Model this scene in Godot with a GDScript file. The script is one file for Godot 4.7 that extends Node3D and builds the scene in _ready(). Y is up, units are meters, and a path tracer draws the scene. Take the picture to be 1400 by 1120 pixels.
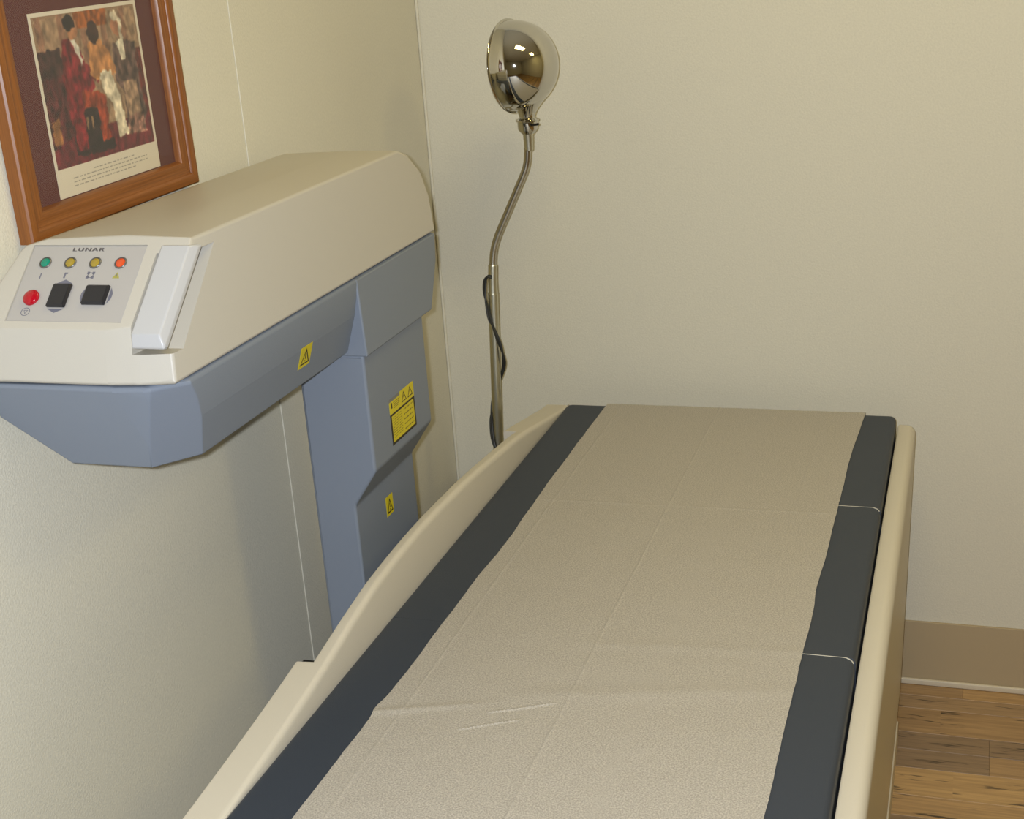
extends Node3D
# A corner of a medical room: a bone scanner's couch and arm, a gooseneck lamp, a framed print.
# Room corner (left wall, back wall, floor) is the origin; x along the back wall, z into the room.

const SLOPE_DOWN := Vector3(0, -0.68, 0.733)      # down the control panel
const SLOPE_OUT := Vector3(0, 0.733, 0.68)        # out of the control panel
const PANEL_TOP := Vector3(0, 1.2455, 1.35)

var M := {}
var rng := RandomNumberGenerator.new()

# ---------------------------------------------------------------- shapes
class Soup:
	var t := PackedVector3Array()
	func tri(a: Vector3, b: Vector3, c: Vector3) -> void:
		t.append(a); t.append(b); t.append(c)
	func quad(a: Vector3, b: Vector3, c: Vector3, d: Vector3) -> void:
		tri(a, b, c); tri(a, c, d)
	func fan(p: Array) -> void:
		for i in range(1, p.size() - 1):
			tri(p[0], p[i], p[i + 1])

func smooth_mesh(s: Soup, org := Vector3.ZERO, angle := 38.0) -> ArrayMesh:
	# outward faces are counter-clockwise in the soup; normals are averaged where faces meet at less than the angle
	var lim := cos(deg_to_rad(angle))
	var at := {}
	var fn := PackedVector3Array()
	var n := s.t.size() / 3
	for i in n:
		var a := s.t[3 * i]
		var f := (s.t[3 * i + 1] - a).cross(s.t[3 * i + 2] - a)
		fn.append(f)
		for k in 3:
			var key := Vector3i((s.t[3 * i + k] * 20000.0).round())
			if not at.has(key):
				at[key] = PackedInt32Array()
			at[key].append(i)
	var st := SurfaceTool.new()
	st.begin(Mesh.PRIMITIVE_TRIANGLES)
	for i in n:
		var f := fn[i]
		if f.length_squared() < 1e-18:
			continue
		var u := f.normalized()
		for k in [0, 2, 1]:
			var p := s.t[3 * i + k]
			var sum := Vector3.ZERO
			for j in at[Vector3i((p * 20000.0).round())]:
				var g: Vector3 = fn[j]
				if g.length_squared() > 1e-18 and g.normalized().dot(u) > lim:
					sum += g
			st.set_normal(sum.normalized())
			st.set_uv(Vector2(p.x, p.z))
			st.add_vertex(p - org)
	st.index()
	return st.commit()

func clip(faces: Array, n: Vector3, d: float) -> Array:
	# faces: [[normal, points], ...] of a convex solid, cut by n.p <= d
	var out := []
	var cap := []
	for f in faces:
		var q := []
		var p: Array = f[1]
		for i in p.size():
			var a: Vector3 = p[i]
			var b: Vector3 = p[(i + 1) % p.size()]
			var da := n.dot(a) - d
			var db := n.dot(b) - d
			if da <= 1e-7:
				q.append(a)
			if (da < -1e-7 and db > 1e-7) or (da > 1e-7 and db < -1e-7):
				var c: Vector3 = a + (b - a) * (da / (da - db)) if da < 0.0 else b + (a - b) * (db / (db - da))
				q.append(c)
		if q.size() > 2:
			out.append([f[0], q])
			for c in q:
				if absf(n.dot(c) - d) < 2e-6:
					cap.append(c)
	var ring := []
	for c in cap:
		var fresh := true
		for e in ring:
			if e.distance_squared_to(c) < 1e-11:
				fresh = false
				break
		if fresh:
			ring.append(c)
	if ring.size() > 2:
		var mid := Vector3.ZERO
		for c in ring:
			mid += c
		mid /= ring.size()
		var u := n.cross(Vector3(0.31, 0.52, 0.79)).normalized()
		var v := n.cross(u)
		ring.sort_custom(func(a, b): return atan2((a - mid).dot(v), (a - mid).dot(u)) < atan2((b - mid).dot(v), (b - mid).dot(u)))
		out.append([n, ring])
	return out

func solid(planes: Array, bevel := 0.0, steps := 3, cuts := []) -> Soup:
	# a convex solid given by [outward direction, a point on the plane], its edges rounded
	var pl := []
	for e in planes:
		var n: Vector3 = e[0].normalized()
		pl.append([n, n.dot(e[1])])
	var faces := hull(pl)
	if bevel > 0.0:
		var edges := {}
		for fi in faces.size():
			var p: Array = faces[fi][1]
			for i in p.size():
				var a := Vector3i((p[i] * 1e5).round())
				var b := Vector3i((p[(i + 1) % p.size()] * 1e5).round())
				if a == b:
					continue
				var key := [a, b] if a < b else [b, a]
				if not edges.has(key):
					edges[key] = []
				edges[key].append(fi)
		var extra := []
		for k in edges:
			var e: Array = edges[k]
			if e.size() != 2:
				continue
			var n1: Vector3 = faces[e[0]][0]
			var n2: Vector3 = faces[e[1]][0]
			var c := n1.dot(n2)
			if c > 0.985 or c < -0.999:
				continue
			var p: Vector3 = Vector3(k[0]) / 1e5
			var d1 := n1.dot(p) - bevel
			var d2 := n2.dot(p) - bevel
			var det := 1.0 - c * c
			var a := (d1 - c * d2) / det
			var b := (d2 - c * d1) / det
			var core := n1 * a + n2 * b
			for s in range(1, steps + 1):
				var n := n1.slerp(n2, s / (steps + 1.0)).normalized()
				extra.append([n, n.dot(core) + bevel])
		faces = hull(pl + extra)
	# clean cuts, left sharp: where this piece joins its neighbour in the same part
	for e in cuts:
		var n: Vector3 = e[0].normalized()
		faces = clip(faces, n, n.dot(e[1]))
	var out := Soup.new()
	for f in faces:
		# orient
		var p: Array = f[1]
		var nn := Vector3.ZERO
		for i in range(1, p.size() - 1):
			nn += (p[i] - p[0]).cross(p[i + 1] - p[0])
		if nn.dot(f[0]) < 0.0:
			p = p.duplicate()
			p.reverse()
		out.fan(p)
	return out

func hull(pl: Array) -> Array:
	var b := 8.0
	var faces := []
	for ax in 3:
		for s in [-1.0, 1.0]:
			var n := Vector3.ZERO; n[ax] = s
			var u := Vector3.ZERO; u[(ax + 1) % 3] = b
			var v := Vector3.ZERO; v[(ax + 2) % 3] = b
			faces.append([n, [n * b - u - v, n * b + u - v, n * b + u + v, n * b - u + v]])
	for e in pl:
		faces = clip(faces, e[0], e[1])
	return faces

func block(lo: Vector3, hi: Vector3, bevel := 0.0, steps := 3) -> Soup:
	return solid([[Vector3.RIGHT, hi], [Vector3.LEFT, lo], [Vector3.UP, hi], [Vector3.DOWN, lo], [Vector3.BACK, hi], [Vector3.FORWARD, lo]], bevel, steps)

func box_frame(lo: Vector3, hi: Vector3, bevel: float, b: Basis, at: Vector3) -> Soup:
	var s := block(lo, hi, bevel)
	for i in s.t.size():
		s.t[i] = b * s.t[i] + at
	return s

func loft(rows: Array, cap_ends := true, closed := true) -> Soup:
	# rows: arrays of points round a profile
	var s := Soup.new()
	for r in rows.size() - 1:
		var a: Array = rows[r]
		var b: Array = rows[r + 1]
		for i in (a.size() if closed else a.size() - 1):
			var j := (i + 1) % a.size()
			s.quad(a[i], b[i], b[j], a[j])
	if cap_ends:
		var f: Array = rows[0].duplicate()
		s.fan(f)
		var l: Array = rows[rows.size() - 1].duplicate()
		l.reverse()
		s.fan(l)
	return s

func fix_out(s: Soup) -> Soup:
	# turn a closed soup outward
	var v := 0.0
	for i in s.t.size() / 3:
		v += s.t[3 * i].dot(s.t[3 * i + 1].cross(s.t[3 * i + 2]))
	if v < 0.0:
		for i in s.t.size() / 3:
			var k := s.t[3 * i + 1]
			s.t[3 * i + 1] = s.t[3 * i + 2]
			s.t[3 * i + 2] = k
	return s

func tube(path: Array, radii, seg := 16) -> Soup:
	var rows := []
	var side := Vector3.ZERO
	for i in path.size():
		var a: Vector3 = path[max(i - 1, 0)]
		var b: Vector3 = path[min(i + 1, path.size() - 1)]
		var d := (b - a).normalized()
		if side == Vector3.ZERO:
			side = d.cross(Vector3(0.2, 0.1, 1)).normalized()
		side = (side - d * d.dot(side)).normalized()
		var o := d.cross(side)
		var r: float = radii[i] if radii is Array else radii
		var row := []
		for k in seg:
			var w := TAU * k / seg
			row.append(path[i] + (side * cos(w) + o * sin(w)) * r)
		rows.append(row)
	return fix_out(loft(rows))

func lathe(profile: Array, b: Basis, at: Vector3, seg := 40) -> Soup:
	# profile: Vector2(radius, height along b.y)
	var rows := []
	for p in profile:
		var row := []
		for k in seg:
			var w := TAU * k / seg
			row.append(at + b * Vector3(p.x * cos(w), p.y, p.x * sin(w)))
		rows.append(row)
	return fix_out(loft(rows))

func spline(pts: Array, steps := 8) -> Array:
	var out := []
	for i in pts.size() - 1:
		var a = pts[max(i - 1, 0)]
		var d = pts[min(i + 2, pts.size() - 1)]
		for k in steps:
			out.append(pts[i].cubic_interpolate(pts[i + 1], a, d, float(k) / steps))
	out.append(pts[pts.size() - 1])
	return out

# ---------------------------------------------------------------- scene tree
func thing(called: String, label: String, category: String, at := Vector3.ZERO) -> Node3D:
	var o := Node3D.new()
	o.name = called
	o.position = at
	o.set_meta("label", label)
	o.set_meta("category", category)
	add_child(o, true)
	return o

func origin_of(n: Node) -> Vector3:
	var p := Vector3.ZERO
	while n != self:
		p += n.position
		n = n.get_parent()
	return p

func part(called: String, s: Soup, m: Material, parent: Node3D, label := "", angle := 38.0) -> MeshInstance3D:
	var o := MeshInstance3D.new()
	o.name = called
	o.mesh = smooth_mesh(s, origin_of(parent), angle)
	o.material_override = m
	if label:
		o.set_meta("label", label)
	parent.add_child(o, true)
	return o

func structure(called: String, s: Soup, m: Material, label := "") -> MeshInstance3D:
	var o := part(called, s, m, self, label)
	o.set_meta("kind", "structure")
	return o

func mat(c: Color, rough := 0.6, metal := 0.0) -> StandardMaterial3D:
	var m := StandardMaterial3D.new()
	m.albedo_color = c
	m.roughness = rough
	m.metallic = metal
	return m

func noise_tex(freq: float, lo: Color, hi: Color, size := 512, octaves := 4, seed_ := 1, normal := 0.0, kind := FastNoiseLite.TYPE_SIMPLEX_SMOOTH) -> NoiseTexture2D:
	var n := FastNoiseLite.new()
	n.noise_type = kind
	n.frequency = freq
	n.seed = seed_
	n.fractal_octaves = octaves
	var t := NoiseTexture2D.new()
	t.width = size
	t.height = size
	t.seamless = true
	t.noise = n
	if normal > 0.0:
		t.as_normal_map = true
		t.bump_strength = normal
	else:
		var g := Gradient.new()
		g.set_color(0, lo)
		g.set_color(1, hi)
		t.color_ramp = g
	return t

func tri_planar(m: StandardMaterial3D, scale: float) -> StandardMaterial3D:
	m.uv1_triplanar = true
	m.uv1_world_triplanar = true
	m.uv1_scale = Vector3.ONE * scale
	return m

func card(called: String, tl: Vector3, tr: Vector3, br: Vector3, bl: Vector3, thick: float, m: Material, parent: Node3D, label := "") -> MeshInstance3D:
	# a thin flat print with its face on the corners given, backed by its own thickness
	var org := origin_of(parent)
	var n := (bl - tl).cross(tr - tl).normalized()
	var st := SurfaceTool.new()
	st.begin(Mesh.PRIMITIVE_TRIANGLES)
	var f := [tl + n * thick, tr + n * thick, br + n * thick, bl + n * thick]
	var uv := [Vector2(0, 0), Vector2(1, 0), Vector2(1, 1), Vector2(0, 1)]
	for i in [0, 1, 2, 0, 2, 3]:
		st.set_normal(n); st.set_uv(uv[i]); st.add_vertex(f[i] - org)
	var back := [tl, tr, br, bl]
	for i in 4:
		var j := (i + 1) % 4
		var sn: Vector3 = (f[j] - f[i]).cross(n).normalized()
		var q := [f[i], back[i], back[j], f[i], back[j], f[j]]
		var qu := [uv[i], uv[i], uv[j], uv[i], uv[j], uv[j]]
		for k in 6:
			st.set_normal(-sn); st.set_uv(qu[k]); st.add_vertex(q[k] - org)
	var o := MeshInstance3D.new()
	o.name = called
	o.mesh = st.commit()
	o.material_override = m
	if label:
		o.set_meta("label", label)
	parent.add_child(o, true)
	return o

func picture(im: Image, rough := 0.5) -> StandardMaterial3D:
	var m := mat(Color.WHITE, rough)
	m.albedo_texture = ImageTexture.create_from_image(im)
	m.texture_repeat = false
	return m

# ---------------------------------------------------------------- everything
func _ready() -> void:
	rng.seed = 11
	stage()
	materials()
	room()
	couch()
	paper_sheet()
	scan_arm()
	framed_print()
	gooseneck_lamp()
	ceiling_lamps()

func stage() -> void:
	var cam := Camera3D.new()
	cam.name = "camera"
	var right := Vector3(0.94963, -0.07015, -0.30541)
	var up := Vector3(-0.03570, 0.94405, -0.32788)
	cam.transform = Transform3D(Basis(right, up, right.cross(up)).orthonormalized(), Vector3(1.07188, 1.54148, 2.67433))
	cam.fov = 33.141
	cam.near = 0.05
	add_child(cam)
	var env := Environment.new()
	env.background_mode = Environment.BG_COLOR
	env.background_color = Color.BLACK
	env.tonemap_mode = Environment.TONE_MAPPER_LINEAR
	env.tonemap_exposure = 1.0
	env.sdfgi_enabled = true
	env.ssao_enabled = true
	env.ssil_enabled = true
	var we := WorldEnvironment.new()
	we.name = "environment"
	we.environment = env
	add_child(we)
	# the photographer's flash, just left of the lens
	var flash := SpotLight3D.new()
	flash.name = "camera_flash"
	flash.light_color = Color(0.94, 0.965, 1.0)
	flash.light_energy = 3.25
	flash.light_size = 0.012
	flash.spot_angle = 48.0
	flash.spot_angle_attenuation = 0.6
	flash.spot_range = 12.0
	flash.spot_attenuation = 2.0
	flash.shadow_enabled = true
	var fp := cam.transform * Vector3(-0.03, 0.012, 0.0)
	flash.transform = Transform3D(cam.transform.basis, fp)
	add_child(flash)

func ceiling_lamps() -> void:
	for k in 2:
		var c := Vector3(0.95 + 1.4 * k, 2.44, 1.0)
		var t := thing("ceiling_light", ["warm white ceiling light panel above the couch", "warm white ceiling light panel near the right wall"][k], "ceiling light", c)
		t.set_meta("group", "ceiling light panels")
		var f := Soup.new()
		for s in [-1, 1]:
			f.t.append_array(block(c + Vector3(-0.32, -0.02, s * 0.165 - 0.012), c + Vector3(0.32, 0.0, s * 0.165 + 0.012)).t)
			f.t.append_array(block(c + Vector3(s * 0.308 - 0.012, -0.02, -0.153), c + Vector3(s * 0.308 + 0.012, 0.0, 0.153)).t)
		part("frame", f, M.white_metal, t)
		part("diffuser", block(c + Vector3(-0.296, -0.012, -0.153), c + Vector3(0.296, -0.002, 0.153)), M.glow, t)
		var l := AreaLight3D.new()
		l.name = "light"
		l.light_color = Color(1.0, 0.91, 0.60)
		l.light_energy = 0.67
		l.area_size = Vector2(0.59, 0.30)
		l.area_range = 12.0
		l.shadow_enabled = true
		l.position = Vector3(0, -0.03, 0)
		l.rotation_degrees.x = -90
		t.add_child(l)

func materials() -> void:
	var w := mat(Color(0.85, 0.832, 0.766), 0.75)
	w.albedo_texture = noise_tex(0.09, Color(0.96, 0.96, 0.96), Color.WHITE, 512, 4, 3)
	w.normal_enabled = true
	w.normal_texture = noise_tex(0.11, Color.BLACK, Color.WHITE, 512, 3, 5, 3.0)
	w.normal_scale = 0.25
	M.wall = tri_planar(w, 4.0)
	M.ceiling = mat(Color(0.88, 0.87, 0.84), 0.9)
	M.cove = mat(Color(0.68, 0.61, 0.49), 0.55)
	M.cove_toe = mat(Color(0.80, 0.76, 0.68), 0.5)
	M.white_metal = mat(Color(0.9, 0.9, 0.88), 0.5)
	var g := mat(Color(1, 0.95, 0.85), 0.6)
	g.emission_enabled = true
	g.emission = Color(1.0, 0.92, 0.66)
	g.emission_energy_multiplier = 2.0
	M.glow = g
	# scanner
	var p := mat(Color(0.735, 0.716, 0.674), 0.42)
	p.normal_enabled = true
	p.normal_texture = noise_tex(0.25, Color.BLACK, Color.WHITE, 256, 2, 8, 2.0)
	p.normal_scale = 0.12
	M.shell = tri_planar(p, 9.0)
	var q: StandardMaterial3D = p.duplicate()
	q.albedo_color = Color(0.80, 0.772, 0.712)
	M.couch_shell = q
	var b := mat(Color(0.468, 0.500, 0.552), 0.5)
	b.normal_enabled = true
	b.normal_texture = p.normal_texture
	b.normal_scale = 0.12
	M.blue = tri_planar(b, 9.0)
	M.grip = mat(Color(0.72, 0.72, 0.725), 0.25)
	M.panel = mat(Color(0.67, 0.655, 0.64), 0.4)
	M.ink = mat(Color(0.42, 0.42, 0.47), 0.6)
	M.dark_ink = mat(Color(0.33, 0.31, 0.31), 0.6)
	M.rocker = mat(Color(0.115, 0.115, 0.14), 0.32)
	M.lens_ring = mat(Color(0.36, 0.35, 0.33), 0.35)
	M.green = mat(Color(0.10, 0.52, 0.42), 0.18)
	M.amber = mat(Color(0.62, 0.53, 0.20), 0.18)
	M.orange = mat(Color(0.82, 0.32, 0.16), 0.18)
	M.red = mat(Color(0.66, 0.05, 0.12), 0.15)
	# couch
	var v := mat(Color(0.188, 0.218, 0.268), 0.55)
	v.normal_enabled = true
	v.normal_texture = noise_tex(0.3, Color.BLACK, Color.WHITE, 256, 2, 12, 3.0)
	v.normal_scale = 0.2
	M.vinyl = tri_planar(v, 10.0)
	M.piping = mat(Color(0.78, 0.76, 0.70), 0.5)
	M.under = mat(Color(0.40, 0.39, 0.37), 0.7)
	# tissue paper: fibres in colour and relief
	var t := mat(Color(0.815, 0.787, 0.745), 0.5)
	t.albedo_texture = noise_tex(0.15, Color(0.67, 0.67, 0.67), Color(1.0, 1.0, 1.0), 1024, 5, 21)
	t.normal_enabled = true
	t.normal_texture = noise_tex(0.22, Color.BLACK, Color.WHITE, 1024, 3, 22, 5.0)
	t.normal_scale = 0.3
	M.tissue = tri_planar(t, 2.2)
	# lamp
	M.chrome = mat(Color(0.80, 0.79, 0.76), 0.045, 1.0)
	M.steel = mat(Color(0.80, 0.79, 0.72), 0.36, 1.0)
	M.flex = mat(Color(0.74, 0.72, 0.68), 0.24, 1.0)
	M.cord = mat(Color(0.17, 0.17, 0.16), 0.5)
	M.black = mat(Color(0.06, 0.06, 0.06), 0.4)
	M.bulb = mat(Color(0.92, 0.91, 0.88), 0.3)
	M.bakelite = mat(Color(0.25, 0.24, 0.22), 0.5)
	# picture
	var o := mat(Color(1, 1, 1), 0.38)
	var gn := FastNoiseLite.new()
	gn.seed = 31
	gn.frequency = 0.02
	var im := Image.create(256, 256, false, Image.FORMAT_RGB8)
	for y in 256:
		for x in 256:
			var k := 0.5 + 0.5 * gn.get_noise_2d(x * 0.5, y * 9.0)
			k = clampf(k + 0.25 * gn.get_noise_2d(x * 1.5, y * 28.0), 0.0, 1.0)
			im.set_pixel(x, y, Color(0.42, 0.24, 0.10).lerp(Color(0.60, 0.37, 0.16), k))
	o.albedo_texture = ImageTexture.create_from_image(im)
	M.oak = o
	M.mat_board = mat(Color(0.31, 0.10, 0.06), 0.95)
	M.paper_white = mat(Color(0.84, 0.81, 0.74), 0.6)
	var gl := mat(Color(1, 1, 1, 0.01), 0.02)
	gl.metallic_specular = 0.3
	gl.transparency = BaseMaterial3D.TRANSPARENCY_ALPHA
	M.glass = gl

# ---------------------------------------------------------------- room
func room() -> void:
	var W := 3.1
	var D := 4.3
	var H := 2.44
	structure("wall_left", block(Vector3(-0.1, -0.1, -0.1), Vector3(0, H + 0.1, D + 0.1)), M.wall, "beige textured wall on the left behind the scanner arm")
	structure("wall_back", block(Vector3(0, -0.1, -0.1), Vector3(W, H + 0.1, 0)), M.wall, "plain beige textured wall at the head of the couch")
	structure("wall_right", block(Vector3(W, -0.1, -0.1), Vector3(W + 0.1, H + 0.1, D + 0.1)), M.wall, "plain beige wall on the right")
	structure("wall_front", block(Vector3(0, -0.1, D), Vector3(W, H + 0.1, D + 0.1)), M.wall, "plain beige wall behind the photographer")
	structure("ceiling", block(Vector3(0, H, 0), Vector3(W, H + 0.1, D)), M.ceiling, "off-white ceiling")
	# strips over the joints of the wall boards
	structure("trim_1", block(Vector3(0, 0, 0.731), Vector3(0.002, H, 0.757), 0.0008, 1), M.wall, "narrow vertical batten on the left wall")
	structure("trim_2", solid([[Vector3.LEFT, Vector3.ZERO], [Vector3.FORWARD, Vector3.ZERO], [Vector3.UP, Vector3(0, H, 0)], [Vector3.DOWN, Vector3.ZERO], [Vector3.RIGHT, Vector3(0.006, 0, 0)], [Vector3.BACK, Vector3(0, 0, 0.006)]], 0.003), M.wall, "vertical corner strip between the two beige walls")
	# cove base with its pale toe
	var bb := structure("baseboard_back", block(Vector3(0.01, 0.0, 0.0), Vector3(W, 0.145, 0.006), 0.0015, 2), M.cove, "tan vinyl baseboard along the back wall")
	part("toe_strip", solid([[Vector3.UP, Vector3(0, 0.014, 0)], [Vector3.DOWN, Vector3.ZERO], [Vector3.LEFT, Vector3(0.02, 0, 0)], [Vector3.RIGHT, Vector3(W, 0, 0)], [Vector3.FORWARD, Vector3(0, 0, 0.0061)], [Vector3.BACK, Vector3(0, 0, 0.014)]], 0.004), M.cove_toe, bb, "pale strip along the floor")
	var bl := structure("baseboard_left", block(Vector3(0.0, 0.0, 0.01), Vector3(0.006, 0.145, D), 0.0015, 2), M.cove, "tan vinyl baseboard along the left wall")
	part("toe_strip", solid([[Vector3.UP, Vector3(0, 0.014, 0)], [Vector3.DOWN, Vector3.ZERO], [Vector3.FORWARD, Vector3(0, 0, 0.02)], [Vector3.BACK, Vector3(0, 0, D)], [Vector3.LEFT, Vector3(0.0061, 0, 0)], [Vector3.RIGHT, Vector3(0.014, 0, 0)]], 0.004), M.cove_toe, bl, "pale strip along the floor")
	planks(W, D)

func plank_textures() -> Array:
	var out := []
	for v in 6:
		var n := FastNoiseLite.new()
		n.seed = 40 + v
		n.frequency = 0.012
		n.fractal_octaves = 4
		var s := FastNoiseLite.new()
		s.seed = 60 + v
		s.frequency = 0.010
		s.fractal_octaves = 3
		var lo: Color = [Color(0.50, 0.39, 0.25), Color(0.52, 0.41, 0.26), Color(0.44, 0.355, 0.25), Color(0.56, 0.44, 0.27), Color(0.50, 0.40, 0.27), Color(0.54, 0.42, 0.26)][v]
		var hi: Color = [Color(0.64, 0.51, 0.33), Color(0.67, 0.53, 0.33), Color(0.54, 0.44, 0.31), Color(0.70, 0.56, 0.35), Color(0.62, 0.50, 0.34), Color(0.68, 0.54, 0.34)][v]
		var dark := Color(0.20, 0.16, 0.11)
		var im := Image.create(512, 96, false, Image.FORMAT_RGB8)
		for y in 96:
			for x in 512:
				var g := 0.5 + 0.6 * n.get_noise_2d(x * 0.6, y * 7.0)
				var c := lo.lerp(hi, clampf(g, 0.0, 1.0))
				# spalting: short dark streaks along the grain, in patches
				var q := s.get_noise_2d(x * 1.6 + 300.0, y * 9.0 + 20.0 * sin(x * 0.02))
				var where := clampf(s.get_noise_2d(x * 0.7 + 900.0, y * 1.6) * 4.0 - 0.55, 0.0, 1.0)
				var k := clampf((q - 0.18) * 5.0, 0.0, 1.0) * where
				c = c.lerp(dark, k * 0.8)
				im.set_pixel(x, y, Color(c.r * 1.14, c.g * 1.17, c.b * 1.3))
		var m := mat(Color.WHITE, 0.42)
		m.albedo_texture = ImageTexture.create_from_image(im)
		out.append(m)
	return out

func plank_mesh(x0: float, x1: float, z0: float, z1: float, u0: float, org: Vector3) -> ArrayMesh:
	var st := SurfaceTool.new()
	st.begin(Mesh.PRIMITIVE_TRIANGLES)
	plank_into(st, x0, x1, z0, z1, u0, org)
	return st.commit()

func plank_into(st: SurfaceTool, x0: float, x1: float, z0: float, z1: float, u0: float, org: Vector3) -> void:
	var e := 0.0004
	var top := [Vector3(x0 + e, 0, z0 + e), Vector3(x1 - e, 0, z0 + e), Vector3(x1 - e, 0, z1 - e), Vector3(x0 + e, 0, z1 - e)]
	var g := 0.0001
	var low := [Vector3(x0 + g, -0.0005, z0 + g), Vector3(x1 - g, -0.0005, z0 + g), Vector3(x1 - g, -0.0005, z1 - g), Vector3(x0 + g, -0.0005, z1 - g)]
	var bot := []
	for p in low:
		bot.append(p + Vector3(0, -0.0075, 0))
	var uv := func(p: Vector3) -> Vector2: return Vector2(u0 + (p.x - x0) * 1.4, (p.z - z0) / (z1 - z0))
	var face := func(a: Vector3, b: Vector3, c: Vector3, d: Vector3) -> void:
		var n := (c - a).cross(b - a).normalized()
		n = -n if n.dot((a + c) * 0.5 - Vector3((x0 + x1) / 2, -0.02, (z0 + z1) / 2)) < 0.0 else n
		for p in [a, b, c, a, c, d]:
			st.set_normal(n); st.set_uv(uv.call(p)); st.add_vertex(p - org)
	face.call(top[0], top[1], top[2], top[3])
	for i in 4:
		var j := (i + 1) % 4
		face.call(top[i], low[i], low[j], top[j])
		face.call(low[i], bot[i], bot[j], low[j])

func planks(W: float, D: float) -> void:
	var f := structure("floor", block(Vector3(0, -0.1, 0), Vector3(W, -0.0078, D)), M.under, "wood plank floor with spalted maple strips")
	var tex := plank_textures()
	var rows := [0.006, 0.054, 0.105, 0.197, 0.258, 0.322, 0.412]
	while rows[-1] < D - 0.05:
		rows.append(rows[-1] + [0.062, 0.078, 0.09, 0.066][rows.size() % 4])
	rows[-1] = D
	var rest := []
	for k in 6:
		var st := SurfaceTool.new()
		st.begin(Mesh.PRIMITIVE_TRIANGLES)
		rest.append(st)
	for r in rows.size() - 1:
		# ends of the strips; the row by the wall and the ones by the couch end where the photograph shows it
		var x := 0.0
		var cuts := [0.0]
		if r == 0:
			cuts = [0.0, 0.52, 1.092]
		elif r == 3 or r == 4:
			cuts = [0.0, 0.31 + 0.2 * (r - 3), 1.143]
		elif r == 2:
			cuts = [0.0, 0.44, 1.62]
		elif r == 5:
			cuts = [0.0, 0.62, 1.75]
		while cuts[-1] < W - 0.25:
			cuts.append(cuts[-1] + rng.randf_range(0.38, 0.9))
		if cuts[-1] > W - 0.12:
			cuts[-1] = W
		else:
			cuts.append(W)
		for i in cuts.size() - 1:
			var kind: int = rng.randi() % 6
			if r == 4 and i == 1 or r == 3 and i == 1:
				kind = 2
			elif r == 5 and i == 1:
				kind = 3
			var u0 := rng.randf()
			if rows[r] < 2.2:
				var o := MeshInstance3D.new()
				o.name = "plank"
				o.mesh = plank_mesh(cuts[i], cuts[i + 1], rows[r], rows[r + 1], u0, Vector3.ZERO)
				o.material_override = tex[kind]
				f.add_child(o, true)
			else:
				plank_into(rest[kind], cuts[i], cuts[i + 1], rows[r], rows[r + 1], u0, Vector3.ZERO)
	for k in 6:
		var o := MeshInstance3D.new()
		o.name = "plank_field"
		o.mesh = rest[k].commit()
		o.material_override = tex[k]
		o.set_meta("kind", "stuff")
		f.add_child(o, true)

# ---------------------------------------------------------------- couch
const CREST := [Vector2(0.08, 0.622), Vector2(0.19, 0.638), Vector2(0.366, 0.665), Vector2(0.487, 0.678), Vector2(0.654, 0.691), Vector2(0.756, 0.6955), Vector2(0.848, 0.698), Vector2(0.936, 0.697), Vector2(1.019, 0.693), Vector2(1.096, 0.685), Vector2(1.259, 0.660), Vector2(1.393, 0.642), Vector2(1.538, 0.627), Vector2(1.8, 0.612), Vector2(2.1, 0.605)]

func crest(z: float) -> float:
	for i in CREST.size() - 1:
		if z <= CREST[i + 1].x:
			var a: Vector2 = CREST[max(i - 1, 0)]
			var d: Vector2 = CREST[min(i + 2, CREST.size() - 1)]
			var t: float = (z - CREST[i].x) / (CREST[i + 1].x - CREST[i].x)
			return CREST[i].cubic_interpolate(CREST[i + 1], a, d, clampf(t, 0.0, 1.0)).y
	return CREST[-1].y

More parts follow.
